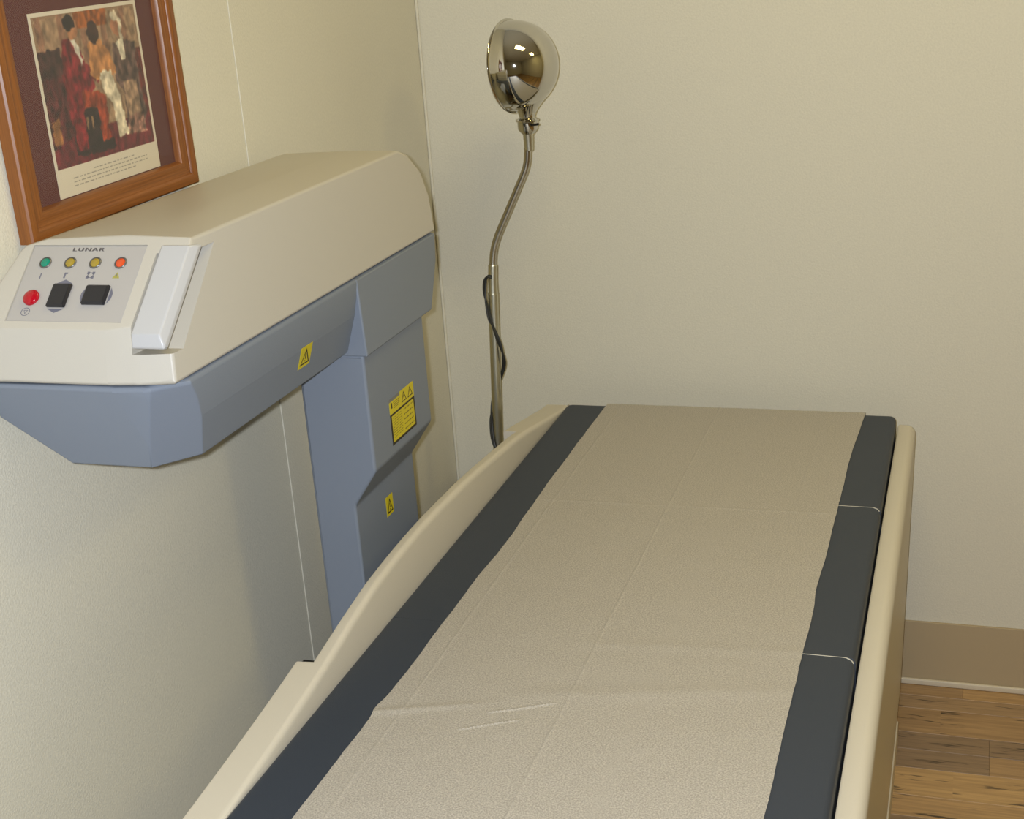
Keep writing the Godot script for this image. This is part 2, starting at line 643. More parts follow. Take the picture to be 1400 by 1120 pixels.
func couch() -> void:
	var t := thing("scanner_couch", "long cream scanner couch with dark navy vinyl cushions", "couch", Vector3(0.62, 0, 1.1))
	# left rail: an arched top; its outer side steps in where the arm's post slides along
	var rows := []
	var stops := []
	var z := 0.085
	while z < 2.09:
		stops.append(z)
		z += 0.02
	stops.append(2.1)
	for e in [[0.0, 0.362], [0.364, 1.243], [1.245, 3.0]]:
		for s in stops:
			if s > e[0] + 0.004 and s < e[1] - 0.004 or (s == stops[0] and e[0] == 0.0) or (s == 2.1 and e[1] == 3.0):
				rows.append(rail_row(s, 0.270 if e[0] == 0.364 else 0.246))
		if e[1] < 3.0:
			rows.append(rail_row(e[1], 0.270 if e[0] == 0.364 else 0.246))
		if e[1] < 3.0:
			rows.append(rail_row(e[1] + 0.002, 0.246 if e[0] == 0.364 else 0.270))
	part("side_rail", fix_out(loft(rows)), M.couch_shell, t, "arched cream side rail next to the scanner arm")
	part("gap_shade_block", block(Vector3(0.2485, 0.600, 1.2275), Vector3(0.2695, 0.6555, 1.2432), 0.002), M.black, t, "small black block added as the shade of the gap at the end of the recess")  # added block: its black stands for the shaded gap beyond the ledge
	# right rail: flat, with a rounded shoulder and a tall side
	rows = []
	for s in [0.085, 0.0865, 0.09, 0.096, 0.104, 0.3, 0.6, 1.0, 1.5, 2.0, 2.09, 2.097, 2.1]:
		var inset := 0.0
		if s < 0.104:
			inset = 0.016 * (1.0 - sqrt(maxf(0.0, 1.0 - pow((0.104 - s) / 0.019, 2.0))))
		var row := [Vector3(0.9535, 0.56, s), Vector3(0.9535, 0.606, s), Vector3(0.9545, 0.6095, s), Vector3(0.958, 0.611, s), Vector3(0.972, 0.611, s)]
		for k in range(1, 8):
			var w := PI / 2 * k / 8.0
			row.append(Vector3(0.972 + 0.015 * sin(w), 0.595 + 0.016 * cos(w), s))
		row.append_array([Vector3(0.987, 0.592, s), Vector3(0.9705, 0.05, s), Vector3(0.945, 0.05, s), Vector3(0.945, 0.56, s)])
		for i in row.size():
			if row[i].x > 0.97:
				row[i].x -= inset
			if row[i].y > 0.6:
				row[i].y -= inset * 0.5
		rows.append(row)
	part("side_rail", fix_out(loft(rows)), M.couch_shell, t, "flat cream side rail and panel facing the room")
	part("plinth", block(Vector3(0.30, 0.0, 0.24), Vector3(0.9735, 0.048, 2.06), 0.003), M.cove_toe, t)
	part("base", block(Vector3(0.297, 0.05, 0.10), Vector3(0.945, 0.575, 2.09), 0.004), M.couch_shell, t)
	# cushions, half a metre each; a pale piping shows at two of the joints
	var ends := [0.098, 0.552, 1.05, 1.552, 2.088]
	for i in 4:
		var a: float = ends[i] + (0.0 if i == 0 else 0.0001)
		var b: float = ends[i + 1] - (0.0 if i == 3 else 0.0001)
		part("cushion", block_round(Vector3(0.297, 0.577, a), Vector3(0.951, 0.631, b), i == 3, i == 0), M.vinyl, t)
	for zz in [ends[1], ends[2]]:
		var path := []
		for k in 9:
			path.append(Vector3(0.62 + (0.936 - 0.62) * k / 8.0, 0.6306, zz))
		for k in range(1, 6):
			var w := PI / 2 * k / 6.0
			path.append(Vector3(0.936 + 0.0135 * sin(w), 0.6306 - 0.002 * (1 - cos(w)), zz + 0.014 * (1.0 - cos(w))))
		part("piping", tube(path, 0.0008, 8), M.piping, t, "thin pale piping at the joint of two cushions")

func block_round(lo: Vector3, hi: Vector3, near_end: bool, far_end: bool) -> Soup:
	# a cushion: softly rolled upper edge, rounded corners; where it butts on the next one the end is plain
	var rows := []
	for s in [[0.0, 0.0], [0.0, 0.045], [0.0012, 0.0495], [0.004, 0.0525], [0.008, 0.0538], [0.0136, 0.054]]:
		var row := []
		for c in [[1, 1, 0.0], [-1, 1, PI / 2], [-1, -1, PI], [1, -1, PI * 1.5]]:
			var free: bool = near_end if c[1] > 0 else far_end
			var r := 0.014
			var rz: float = 0.014 if free else (0.0135 if c[0] > 0 and c[1] < 0 else 0.0012)
			for k in 6:
				var w: float = (PI / 2) * (k / 5.0) + c[2]
				var cx: float = (hi.x - r if c[0] > 0 else lo.x + r)
				var cz: float = (hi.z - rz if c[1] > 0 else lo.z + rz)
				var sz: float = s[0] if free else 0.0
				row.append(Vector3(cx + (r - s[0]) * cos(w), lo.y + s[1] * (hi.y - lo.y) / 0.054, cz + (rz - sz) * sin(w)))
		rows.append(row)
	return fix_out(loft(rows))

func rail_row(z: float, outer: float) -> Array:
	var y := crest(z)
	var row := [Vector3(0.2965, 0.56, z), Vector3(0.2955, 0.625, z)]
	var yi := minf(y - 0.004, maxf(0.628, y - 0.010))
	row.append(Vector3(0.2945 - 0.1 * maxf(0.0, yi - 0.628), yi, z))
	var ex := 0.2945 - 0.1 * maxf(0.0, yi - 0.628)
	for k in range(1, 5):
		var w := PI / 2 * k / 5.0
		row.append(Vector3(ex - 0.008 * (1.0 - cos(w)), yi + (y - yi) * sin(w), z))
	row.append(Vector3(ex - 0.008, y, z))
	row.append(Vector3(outer + 0.003, y - 0.0005, z))
	row.append(Vector3(outer + 0.0008, y - 0.0015, z))
	row.append(Vector3(outer, y - 0.004, z))
	row.append(Vector3(outer, 0.05, z))
	row.append(Vector3(0.2965, 0.05, z))
	return row

func paper_sheet() -> void:
	var t := thing("paper_strip", "grey-beige tissue paper strip rolled out along the dark cushions", "paper", Vector3(0.63, 0.632, 1.1))
	var n := FastNoiseLite.new()
	n.seed = 5
	n.frequency = 1.0
	var ht := func(u: float, z: float, x: float) -> float:
		var h := 0.0009 + 0.0006 * n.get_noise_2d(x * 9.0, z * 7.0) + 0.00035 * n.get_noise_2d(x * 30.0, z * 26.0)
		# lengthwise fold lines
		for fx in [0.412, 0.611, 0.818]:
			h += (0.0009 if fx == 0.611 else 0.0006) * exp(-pow((x - fx - 0.002 * n.get_noise_1d(z * 3.0)) / 0.0020, 2.0))
		# crosswise wrinkles running up to the right
		for q in [[1.298, 0.36, 0.0080, 0.0016, 0.36, 0.46], [1.339, 0.48, 0.0015, 0.0017, 0.530, 0.590], [1.345, 0.50, 0.0013, 0.0009, 0.555, 0.585], [1.378, 0.535, 0.0015, 0.0016, 0.505, 0.555], [1.26, 0.22, 0.016, 0.0014, 0.62, 0.80], [1.10, 0.10, 0.012, 0.0010, 0.64, 0.86], [0.60, 0.02, 0.003, 0.0006, 0.4, 0.86]]:
			var zz: float = q[0] - q[1] * (x - 0.38)
			var along: float = smoothstep(q[4] - q[2] * 8.0, q[4], x) * (1.0 - smoothstep(q[5], q[5] + q[2] * 10.0, x))
			h += q[3] * along * exp(-pow((z - zz) / q[2], 2.0))
		return maxf(h, 0.0003)
	# columns crowd at the fold lines, rows where the wrinkles are
	var us := []
	var u := 0.0
	while u < 1.0:
		us.append(u)
		var near := 1.0
		for fx in [0.412, 0.611, 0.818]:
			near = minf(near, absf(0.38 + 0.504 * u - fx))
		u += 0.0018 if near < 0.008 else 0.008
	us.append(1.0)
	var zs := []
	var zz := 0.0955
	while zz < 2.02:
		zs.append(zz)
		zz += 0.0008 if zz > 1.23 and zz < 1.37 else (0.0022 if zz > 0.55 and zz < 0.62 else 0.006)
	zs.append(2.02)
	var v := PackedVector3Array()
	var w := us.size()
	# over the far end of the cushion and a little way down
	for k in [5, 4, 3, 2, 1]:
		var a: float = PI / 2 * k / 4.0
		for e in us:
			var p: Vector3 = paper_point(e, zs[0], n, ht)
			v.append(Vector3(p.x, p.y - 0.004 * (1.0 - cos(a)), p.z - 0.004 * sin(a)) if k < 5 else Vector3(p.x, 0.59, p.z - 0.004))
	for z in zs:
		for e in us:
			v.append(paper_point(e, z, n, ht))
	var rows := v.size() / w
	var nor := PackedVector3Array()
	nor.resize(v.size())
	var idx := PackedInt32Array()
	for j in rows:
		for i in w:
			var dx := v[j * w + mini(i + 1, w - 1)] - v[j * w + maxi(i - 1, 0)]
			var dz := v[mini(j + 1, rows - 1) * w + i] - v[maxi(j - 1, 0) * w + i]
			nor[j * w + i] = dz.cross(dx).normalized()
			if i < w - 1 and j < rows - 1:
				var q := j * w + i
				idx.append_array([q, q + 1, q + w + 1, q, q + w + 1, q + w])
	for i in v.size():
		v[i] -= t.position
	var arr := []
	arr.resize(Mesh.ARRAY_MAX)
	arr[Mesh.ARRAY_VERTEX] = v
	arr[Mesh.ARRAY_NORMAL] = nor
	arr[Mesh.ARRAY_INDEX] = idx
	var m := ArrayMesh.new()
	m.add_surface_from_arrays(Mesh.PRIMITIVE_TRIANGLES, arr)
	var o := MeshInstance3D.new()
	o.name = "sheet"
	o.mesh = m
	o.material_override = M.tissue
	t.add_child(o)

func paper_point(e: float, z: float, n: FastNoiseLite, ht: Callable) -> Vector3:
	var xl := 0.3805 + 0.0022 * n.get_noise_1d(z * 6.0) + 0.005 * exp(-pow((z - 0.76) / 0.12, 2.0)) - 0.004 * exp(-pow((z - 1.285) / 0.018, 2.0)) - 0.004 * smoothstep(1.2, 1.5, z)
	var xr := 0.884 + 0.0014 * n.get_noise_1d(z * 7.0 + 40.0) - 0.003 * exp(-pow((z - 0.85) / 0.05, 2.0)) + 0.008 * (1.0 - smoothstep(0.1, 0.4, z))
	var x := lerpf(xl, xr, e)
	return Vector3(x, 0.6314 + ht.call(e, z, x), z)

# ---------------------------------------------------------------- scanner arm
func on_panel(x: float, t: float, off := 0.0) -> Vector3:
	return PANEL_TOP + Vector3(x, 0, 0) + SLOPE_DOWN * t + SLOPE_OUT * off

func scan_arm() -> void:
	var t := thing("body_scanner", "cream and blue-grey scanner with overhanging arm and post beside the couch", "scanner", Vector3(0.16, 0, 0.9))
	# post
	var s := Soup.new()
	var prof := [Vector2(0.143, 0.012), Vector2(0.21, 0.012), Vector2(0.21, 0.754), Vector2(0.25, 0.812), Vector2(0.25, 0.992), Vector2(0.143, 0.992)]
	part("post", extrude_round(prof, 0.713, 0.945, 0.0045), M.blue, t, "blue-grey post, wider above and narrower below")
	part("foot", block(Vector3(0.135, 0.0, 0.70), Vector3(0.215, 0.012, 0.96), 0.002), M.under, t)
	# lower shell
	var f0 := Vector3(0, 1.106, 1.4445)
	var low := [
		[Vector3.UP, Vector3(0, 1.1055, 0)], [Vector3.DOWN, Vector3(0, 0.995, 0)],
		[Vector3.RIGHT, Vector3(0.2515, 0, 0)], [Vector3.LEFT, Vector3(0.006, 0, 0)],
		[Vector3(1.0, -0.10, 0), Vector3(0.2515, 1.098, 0)],
		[Vector3(1.0, -0.22, 0), Vector3(0.2490, 1.076, 0)],
		[Vector3(1.0, -0.32, 0), Vector3(0.2450, 1.056, 0)],
		[Vector3(-0.061, -0.069, 0), Vector3(0.009, 1.056, 0)],
		[Vector3(0, -0.039, 0.11), f0],
		[Vector3(0.10, -0.33, 1.0), Vector3(0.175, 1.106, 1.4445)],
		[Vector3(0.24, -0.31, 1.0), Vector3(0.212, 1.106, 1.4410)],
		[Vector3(0.034, -0.02, 0.027), Vector3(0.1905, 0.995, 1.4)],
		[Vector3(0, -0.10, -0.45), Vector3(0, 1.10, 0.6345)],
		[Vector3(0, -0.62, -1.0), Vector3(0, 1.03, 0.662)],
	]
	part("lower_shell", solid(low, 0.006), M.blue, t, "blue-grey lower shell")
	var blk := [
		[Vector3.UP, Vector3(0, 1.104, 0)], [Vector3.DOWN, Vector3(0, 0.9895, 0)], [Vector3.LEFT, Vector3(0.1, 0, 0)], [Vector3.RIGHT, Vector3(0.2525, 0, 0)],
		[Vector3(1.0, 0.04, 0.0), Vector3(0.2525, 1.10, 0)],
		[Vector3.BACK, Vector3(0, 0, 0.9455)], [Vector3(0, -0.10, -0.45), Vector3(0, 1.10, 0.634)], [Vector3(0, -0.62, -1.0), Vector3(0, 1.03, 0.6615)],
	]
	blk.remove_at(3)
	part("shoulder", solid(blk, 0.004), M.blue, t, "blue-grey block joining the arm to the post")
	# upper cover, with the hollow for the grip and the bed for the control panel cut out
	var up := [
		[Vector3.DOWN, Vector3(0, 1.1068, 0)],
		[Vector3(-0.03, 1.0, 0), Vector3(0.0, 1.2495, 0)],
		[Vector3(0.03, 1.0, 0), Vector3(0.19, 1.2535, 0)],
		[Vector3(1.0, 0.055, 0), Vector3(0.2535, 1.1068, 0)],
		[Vector3.LEFT, Vector3(0.004, 0, 0)],
		[Vector3(-1.0, 0.39, 0), Vector3(0.0208, 1.236, 0)],
		[Vector3(-1.0, 0.9, 0), Vector3(0.0235, 1.240, 0)],
		[Vector3(-0.25, 1.0, 0), Vector3(0.052, 1.2505, 0)],
		[SLOPE_OUT, PANEL_TOP],
		[Vector3(0, 0.2, 1.0), Vector3(0, 1.1068, 1.4455)],
		[Vector3(0.10, 0.2, 1.0), Vector3(0.175, 1.1068, 1.4455)],
		[Vector3(0.24, 0.19, 1.0), Vector3(0.212, 1.1068, 1.4420)],
		[Vector3(-0.55, 0.1, 1.0), Vector3(0.024, 1.16, 1.44)],
		[Vector3(0, 0.08, -1.0), Vector3(0, 1.1068, 0.633)],
		[Vector3(0, 0.5, -1.0), Vector3(0, 1.168, 0.639)],
		[Vector3(0, 1.3, -1.0), Vector3(0, 1.210, 0.661)],
		[Vector3(0, 3.0, -1.0), Vector3(0, 1.238, 0.692)],
		[Vector3(-1.0, 0.1, -0.7), Vector3(0.025, 1.2, 0.72)],
	]
	# pieces that leave the hollow for the grip and the bed for the control panel open
	var cover := Soup.new()
	var hx := Vector3(0.2065, 0, 0)
	var right_of := [Vector3.LEFT, hx]
	var left_of := [Vector3.RIGHT, hx]
	var hollow_back := [-SLOPE_OUT, PANEL_TOP - SLOPE_OUT * 0.040]
	var hollow_low := [Vector3(0, -1, 0.03), Vector3(0, 1.1405, 1.4)]
	var hollow_high := [Vector3.UP, Vector3(0, 1.2375, 0)]
	var bed_floor := on_panel(0, 0, -0.003)
	var bed_low := on_panel(0, 0.1035)
	for cuts in [
			[right_of, [-hollow_back[0], hollow_back[1]]],
			[right_of, hollow_back, [-hollow_low[0], hollow_low[1]]],
			[right_of, hollow_back, hollow_low, [Vector3.DOWN, hollow_high[1]]],
			[left_of, [Vector3.LEFT, Vector3(0.1915, 0, 0)]],
			[[Vector3.RIGHT, Vector3(0.0392, 0, 0)]],
			[[Vector3.LEFT, Vector3(0.0392, 0, 0)], [Vector3.RIGHT, Vector3(0.1915, 0, 0)], [SLOPE_OUT, bed_floor]],
			[[Vector3.LEFT, Vector3(0.0392, 0, 0)], [Vector3.RIGHT, Vector3(0.1915, 0, 0)], [-SLOPE_OUT, bed_floor], [-SLOPE_DOWN, bed_low]],
			[[Vector3.LEFT, Vector3(0.0392, 0, 0)], [Vector3.RIGHT, Vector3(0.1915, 0, 0)], [-SLOPE_OUT, bed_floor], [SLOPE_DOWN, on_panel(0, 0.0004)]],
		]:
		cover.t.append_array(solid(up, 0.006, 3, cuts).t)
	part("upper_cover", cover, M.shell, t, "cream upper cover", 30.0)
	# grip bar bridging the hollow
	var grip := solid([
		[SLOPE_OUT, PANEL_TOP + SLOPE_OUT * 0.0025], [-SLOPE_OUT, PANEL_TOP - SLOPE_OUT * 0.016],
		[Vector3.LEFT, Vector3(0.2095, 0, 0)], [Vector3.RIGHT, Vector3(0.2515, 0, 0)],
		[Vector3(1.0, 0.35, 0.32), Vector3(0.2475, 1.2, 1.40)],
		[Vector3(0, -1, 0.25), Vector3(0, 1.1475, 1.43)], [Vector3(0, 1, -0.1), Vector3(0, 1.2445, 1.345)],
		[Vector3(0, 0.1, 1.0), Vector3(0, 1.17, 1.4385)],
	], 0.0045)
	part("grip", grip, M.grip, t, "glossy white grip bar at the front corner of the arm")
	control_panel(t)
	stickers(t)

func extrude_round(prof: Array, z0: float, z1: float, r: float) -> Soup:
	# a profile in x and y drawn out along z, its end edges and upright edges rounded
	var poly := PackedVector2Array(prof)
	var area := 0.0
	for i in poly.size():
		area += poly[i].cross(poly[(i + 1) % poly.size()])
	if area < 0.0:
		poly.reverse()
	var soft := PackedVector2Array()
	for i in poly.size():
		var a := poly[(i - 1 + poly.size()) % poly.size()]
		var b := poly[i]
		var c := poly[(i + 1) % poly.size()]
		var d := minf(r, 0.4 * minf(a.distance_to(b), b.distance_to(c)))
		var p := b + (a - b).normalized() * d
		var q := b + (c - b).normalized() * d
		for k in 5:
			var w := k / 4.0
			soft.append(p.lerp(b, w).lerp(b.lerp(q, w), w))
	var rows := []
	for e in [[z0, 1.0, 0], [z0, 1.0, 1], [z0, 1.0, 2], [z0, 1.0, 3], [z1, -1.0, 3], [z1, -1.0, 2], [z1, -1.0, 1], [z1, -1.0, 0]]:
		var w: float = PI / 2 * e[2] / 3.0
		var shrink: float = r * (1.0 - sin(w))
		var z: float = e[0] + e[1] * r * (1.0 - cos(w))
		var row := []
		for i in soft.size():
			var a := soft[(i - 1 + soft.size()) % soft.size()]
			var c := soft[(i + 1) % soft.size()]
			var n := (c - a).normalized()
			n = Vector2(-n.y, n.x)
			var p := soft[i] + n * shrink
			row.append(Vector3(p.x, p.y, z))
		rows.append(row)
	# the ends are not convex: cut them into triangles
	rows.reverse()
	var s := loft(rows, false)
	rows.reverse()
	for k in [0, rows.size() - 1]:
		var ix := Geometry2D.triangulate_polygon(soft)
		for i in ix.size() / 3:
			var a: Vector3 = rows[k][ix[3 * i]]
			var b: Vector3 = rows[k][ix[3 * i + 1]]
			var c: Vector3 = rows[k][ix[3 * i + 2]]
			var up := (b - a).cross(c - a).z > 0.0
			if up == (k > 0):
				s.tri(a, b, c)
			else:
				s.tri(a, c, b)
	return s

func panel_basis() -> Basis:
	return Basis(Vector3.RIGHT, SLOPE_OUT.normalized(), SLOPE_DOWN.normalized())

func flat_shape(pts: Array, h: float) -> Soup:
	# a thin raised figure on the control panel; pts are (x, t)
	var poly := PackedVector2Array(pts)
	var ix := Geometry2D.triangulate_polygon(poly)
	var s := Soup.new()
	for i in ix.size() / 3:
		var a: Vector2 = poly[ix[3 * i]]
		var b: Vector2 = poly[ix[3 * i + 1]]
		var c: Vector2 = poly[ix[3 * i + 2]]
		if (b - a).cross(c - a) > 0.0:
			var k := b
			b = c
			c = k
		s.tri(on_panel(a.x, a.y, h), on_panel(b.x, b.y, h), on_panel(c.x, c.y, h))
	for i in poly.size():
		var a := poly[i]
		var b := poly[(i + 1) % poly.size()]
		s.quad(on_panel(a.x, a.y, h), on_panel(b.x, b.y, h), on_panel(b.x, b.y, -0.002), on_panel(a.x, a.y, -0.002))
	return s

func control_panel(t: Node3D) -> void:
	var top := -0.0012
	var p := part("control_panel", solid([
		[-SLOPE_OUT, on_panel(0, 0, -0.003)], [SLOPE_OUT, on_panel(0, 0, top)],
		[Vector3.LEFT, Vector3(0.0402, 0, 0)], [Vector3.RIGHT, Vector3(0.1905, 0, 0)],
		[-SLOPE_DOWN, on_panel(0, 0.001)], [SLOPE_DOWN, on_panel(0, 0.1025)],
	], 0.0004, 1), M.panel, t, "light grey control panel")
	var b := panel_basis()
	var cols := [M.green, M.amber, M.amber, M.orange]
	var says := ["green indicator lamp", "amber indicator lamp", "amber indicator lamp", "orange indicator lamp"]
	for i in 4:
		var c := on_panel(0.0634 + 0.0334 * i, 0.0243, top)
		part("indicator_bezel", lathe([Vector2(0.0078, -0.0005), Vector2(0.0078, 0.0008), Vector2(0.0072, 0.0014), Vector2(0.0064, 0.0014), Vector2(0.0060, -0.0002), Vector2(0.0001, -0.0004)], b, c, 28), M.lens_ring, p)
		part("indicator_lamp", lathe([Vector2(0.0060, 0.0), Vector2(0.0056, 0.0012), Vector2(0.0045, 0.0019), Vector2(0.0025, 0.0023), Vector2(0.0001, 0.0024)], b, c, 28), cols[i], p, says[i])
	# stop button
	var sc := on_panel(0.063, 0.0722, top)
	part("stop_button", lathe([Vector2(0.0100, -0.0005), Vector2(0.0100, 0.0022), Vector2(0.0094, 0.0032), Vector2(0.0084, 0.0042), Vector2(0.0060, 0.0056), Vector2(0.0030, 0.0063), Vector2(0.0001, 0.0065)], b, sc, 32), M.red, p, "round red stop button")
	# rocker keys, one upright and one across, with pointers printed at their ends
	for k in [[0.0995, 0.0692, 0.0125, 0.0155], [0.1470, 0.0680, 0.0155, 0.0128]]:
		part("rocker_key", rocker(k[0], k[1], k[2], k[3], top), M.rocker, p, "black rocker key")
	for f in [[Vector2(0.0885, 0.0525), Vector2(0.0995, 0.0468), Vector2(0.1105, 0.0525)], [Vector2(0.0885, 0.0860), Vector2(0.1105, 0.0860), Vector2(0.0995, 0.0915)],
			[Vector2(0.1305, 0.0575), Vector2(0.1305, 0.0785), Vector2(0.1265, 0.0715), Vector2(0.1265, 0.0645)], [Vector2(0.1635, 0.0575), Vector2(0.1675, 0.0645), Vector2(0.1675, 0.0715), Vector2(0.1635, 0.0785)]]:
		part("printed_pointer", flat_shape(f, top + 0.0001), M.ink, p)
	# little printed signs
	var h := top + 0.0001
	part("printed_sign", flat_shape([Vector2(0.0625, 0.0385), Vector2(0.0640, 0.0385), Vector2(0.0640, 0.0465), Vector2(0.0625, 0.0465)], h), M.ink, p)
	part("printed_sign", flat_shape([Vector2(0.0945, 0.0375), Vector2(0.0990, 0.0375), Vector2(0.0990, 0.0395), Vector2(0.0968, 0.0395), Vector2(0.0968, 0.0450), Vector2(0.0945, 0.0450)], h), M.ink, p)
	for q in [[0.1262, 0.0378], [0.1330, 0.0378], [0.1262, 0.0438], [0.1330, 0.0438]]:
		part("printed_sign", flat_shape([Vector2(q[0] - 0.0017, q[1] - 0.0016), Vector2(q[0] + 0.0017, q[1] - 0.0016), Vector2(q[0] + 0.0017, q[1] + 0.0016), Vector2(q[0] - 0.0017, q[1] + 0.0016)], h), M.ink, p)
	part("printed_sign", ring_flat([Vector2(0.1276, 0.0372), Vector2(0.1316, 0.0372), Vector2(0.1336, 0.0393), Vector2(0.1336, 0.0424), Vector2(0.1316, 0.0445), Vector2(0.1276, 0.0445), Vector2(0.1256, 0.0424), Vector2(0.1256, 0.0393)], 0.72, h), M.ink, p)
	part("warning_sign", flat_shape([Vector2(0.1592, 0.0448), Vector2(0.1640, 0.0366), Vector2(0.1688, 0.0448)], h), M.sign_yellow if M.has("sign_yellow") else mat(Color(0.62, 0.60, 0.30), 0.6), p, "small yellow printed triangle")
	part("warning_sign_mark", flat_shape([Vector2(0.1634, 0.0392), Vector2(0.1646, 0.0392), Vector2(0.1643, 0.0438), Vector2(0.1637, 0.0438)], h + 0.00006), M.ink, p)
	var circle := []
	for k in 20:
		circle.append(Vector2(0.0615 + 0.0060 * cos(TAU * k / 20), 0.0905 + 0.0055 * sin(TAU * k / 20)))
	part("stop_sign", ring_flat(circle, 0.84, h), M.ink, p)
	part("stop_sign", ring_flat([Vector2(0.0585, 0.0882), Vector2(0.0645, 0.0882), Vector2(0.0615, 0.0938)], 0.6, h), M.ink, p)
	# lettering along the upper edge
	var txt := TextMesh.new()
	txt.text = "LUNAR"
	var font := SystemFont.new()
	font.font_names = PackedStringArray(["Droid Sans"])
	font.font_weight = 700
	txt.font = font
	txt.font_size = 32
	txt.pixel_size = 0.00019
	txt.depth = 0.0002
	var o := MeshInstance3D.new()
	o.name = "lettering"
	o.mesh = txt
	o.material_override = M.dark_ink
	o.transform = Transform3D(Basis(Vector3.RIGHT * 2.15, -SLOPE_DOWN.normalized(), SLOPE_OUT.normalized()), on_panel(0.1145, 0.0062, top + 0.0002) - origin_of(p))
	p.add_child(o)

func ring_flat(pts: Array, k: float, h: float) -> Soup:
	var mid := Vector2.ZERO
	for q in pts:
		mid += q
	mid /= pts.size()
	var s := Soup.new()
	for i in pts.size():
		var a: Vector2 = pts[i]
		var b: Vector2 = pts[(i + 1) % pts.size()]
		var c := mid + (b - mid) * k
		var d := mid + (a - mid) * k
		s.quad(on_panel(a.x, a.y, h), on_panel(d.x, d.y, h), on_panel(c.x, c.y, h), on_panel(b.x, b.y, h))
	return s

func rocker(x: float, t: float, hx: float, ht: float, top: float) -> Soup:
	var s := block(Vector3(-hx, -0.0005, -ht), Vector3(hx, 0.0042, ht), 0.0022)
	for i in s.t.size():
		var q := s.t[i]
		if q.y > 0.003:
			# pressed a little hollow along its length
			var w: float = q.z / ht if ht > hx else q.x / hx
			q.y += 0.0012 * (w * w - 0.4)
			q.x *= 0.9
			q.z *= 0.9
		s.t[i] = panel_basis() * q + on_panel(x, t, top)
	return s

func stickers(t: Node3D) -> void:
	var tri_m := picture(warning_image())
	# on the slanting flank of the arm
	var o := Vector3(1.0, -0.32, 0).normalized()
	var at := func(z: float, y: float) -> Vector3: return Vector3(0.2450 + 0.32 * (y - 1.056), y, z) + o * 0.0001
	card("warning_label", at.call(1.118, 1.054), at.call(1.084, 1.054), at.call(1.084, 1.024), at.call(1.118, 1.024), 0.0004, tri_m, t, "yellow triangle warning label under the arm")
	card("warning_label", Vector3(0.2101, 0.722, 0.838), Vector3(0.2101, 0.722, 0.811), Vector3(0.2101, 0.6895, 0.811), Vector3(0.2101, 0.6895, 0.838), 0.0004, tri_m, t, "yellow triangle warning label low on the post")
	card("notice_label", Vector3(0.2501, 0.8995, 0.875), Vector3(0.2501, 0.8995, 0.778), Vector3(0.2501, 0.827, 0.778), Vector3(0.2501, 0.827, 0.875), 0.0004, picture(notice_image()), t, "yellow laser notice label with black border on the post")

func tri_fill(im: Image, a: Vector2, b: Vector2, c: Vector2, col: Color) -> void:
	var lo := Vector2i(a.min(b).min(c))
	var hi := Vector2i(a.max(b).max(c)) + Vector2i.ONE
	for y in range(max(lo.y, 0), min(hi.y, im.get_height() - 1) + 1):
		for x in range(max(lo.x, 0), min(hi.x, im.get_width() - 1) + 1):
			if Geometry2D.point_is_inside_triangle(Vector2(x + 0.5, y + 0.5), a, b, c):
				im.set_pixel(x, y, col)

const YEL := Color(0.80, 0.74, 0.12)
const INK := Color(0.16, 0.13, 0.05)

func warn(im: Image, x: float, y: float, w: float) -> void:
	tri_fill(im, Vector2(x - w / 2, y + w * 0.44), Vector2(x, y - w * 0.48), Vector2(x + w / 2, y + w * 0.44), INK)
	tri_fill(im, Vector2(x - w * 0.36, y + w * 0.36), Vector2(x, y - w * 0.29), Vector2(x + w * 0.36, y + w * 0.36), YEL)
	im.fill_rect(Rect2i(int(x - w * 0.045), int(y - w * 0.14), int(w * 0.09), int(w * 0.30)), INK)
	im.fill_rect(Rect2i(int(x - w * 0.045), int(y + w * 0.22), int(w * 0.09), int(w * 0.09)), INK)

func warning_image() -> Image:
	var im := Image.create(128, 128, false, Image.FORMAT_RGB8)
	im.fill(YEL)
	warn(im, 66, 66, 104)
	return im

func notice_image() -> Image:
	var im := Image.create(256, 224, false, Image.FORMAT_RGB8)
	im.fill(YEL)
	# upper strip: two signs and a line of print; lower field: print inside a black border
	im.fill_rect(Rect2i(0, 0, 110, 14), Color(0.46, 0.46, 0.44))
	warn(im, 150, 36, 54)
	warn(im, 216, 36, 54)
	im.fill_rect(Rect2i(16, 22, 12, 26), INK)
	for k in 4:
		im.fill_rect(Rect2i(40, 24 + 9 * k, 68 - 8 * (k % 2), 3), INK.lerp(YEL, 0.35))
	im.fill_rect(Rect2i(0, 74, 256, 150), INK)
	im.fill_rect(Rect2i(12, 84, 232, 128), YEL)
	var r := RandomNumberGenerator.new()
	r.seed = 3
	for k in 9:
		var x := 22
		while x < 118:
			var w := r.randi_range(6, 18)
			im.fill_rect(Rect2i(x, 94 + 12 * k, min(w, 118 - x), 4), INK.lerp(YEL, 0.55))
			x += w + 5
		x = 136
		while x < 232:
			var w := r.randi_range(8, 22)
			if k % 2 == 0:
				im.fill_rect(Rect2i(x, 96 + 12 * k, min(w, 232 - x), 6), INK.lerp(YEL, 0.45))
			x += w + 5
	return im

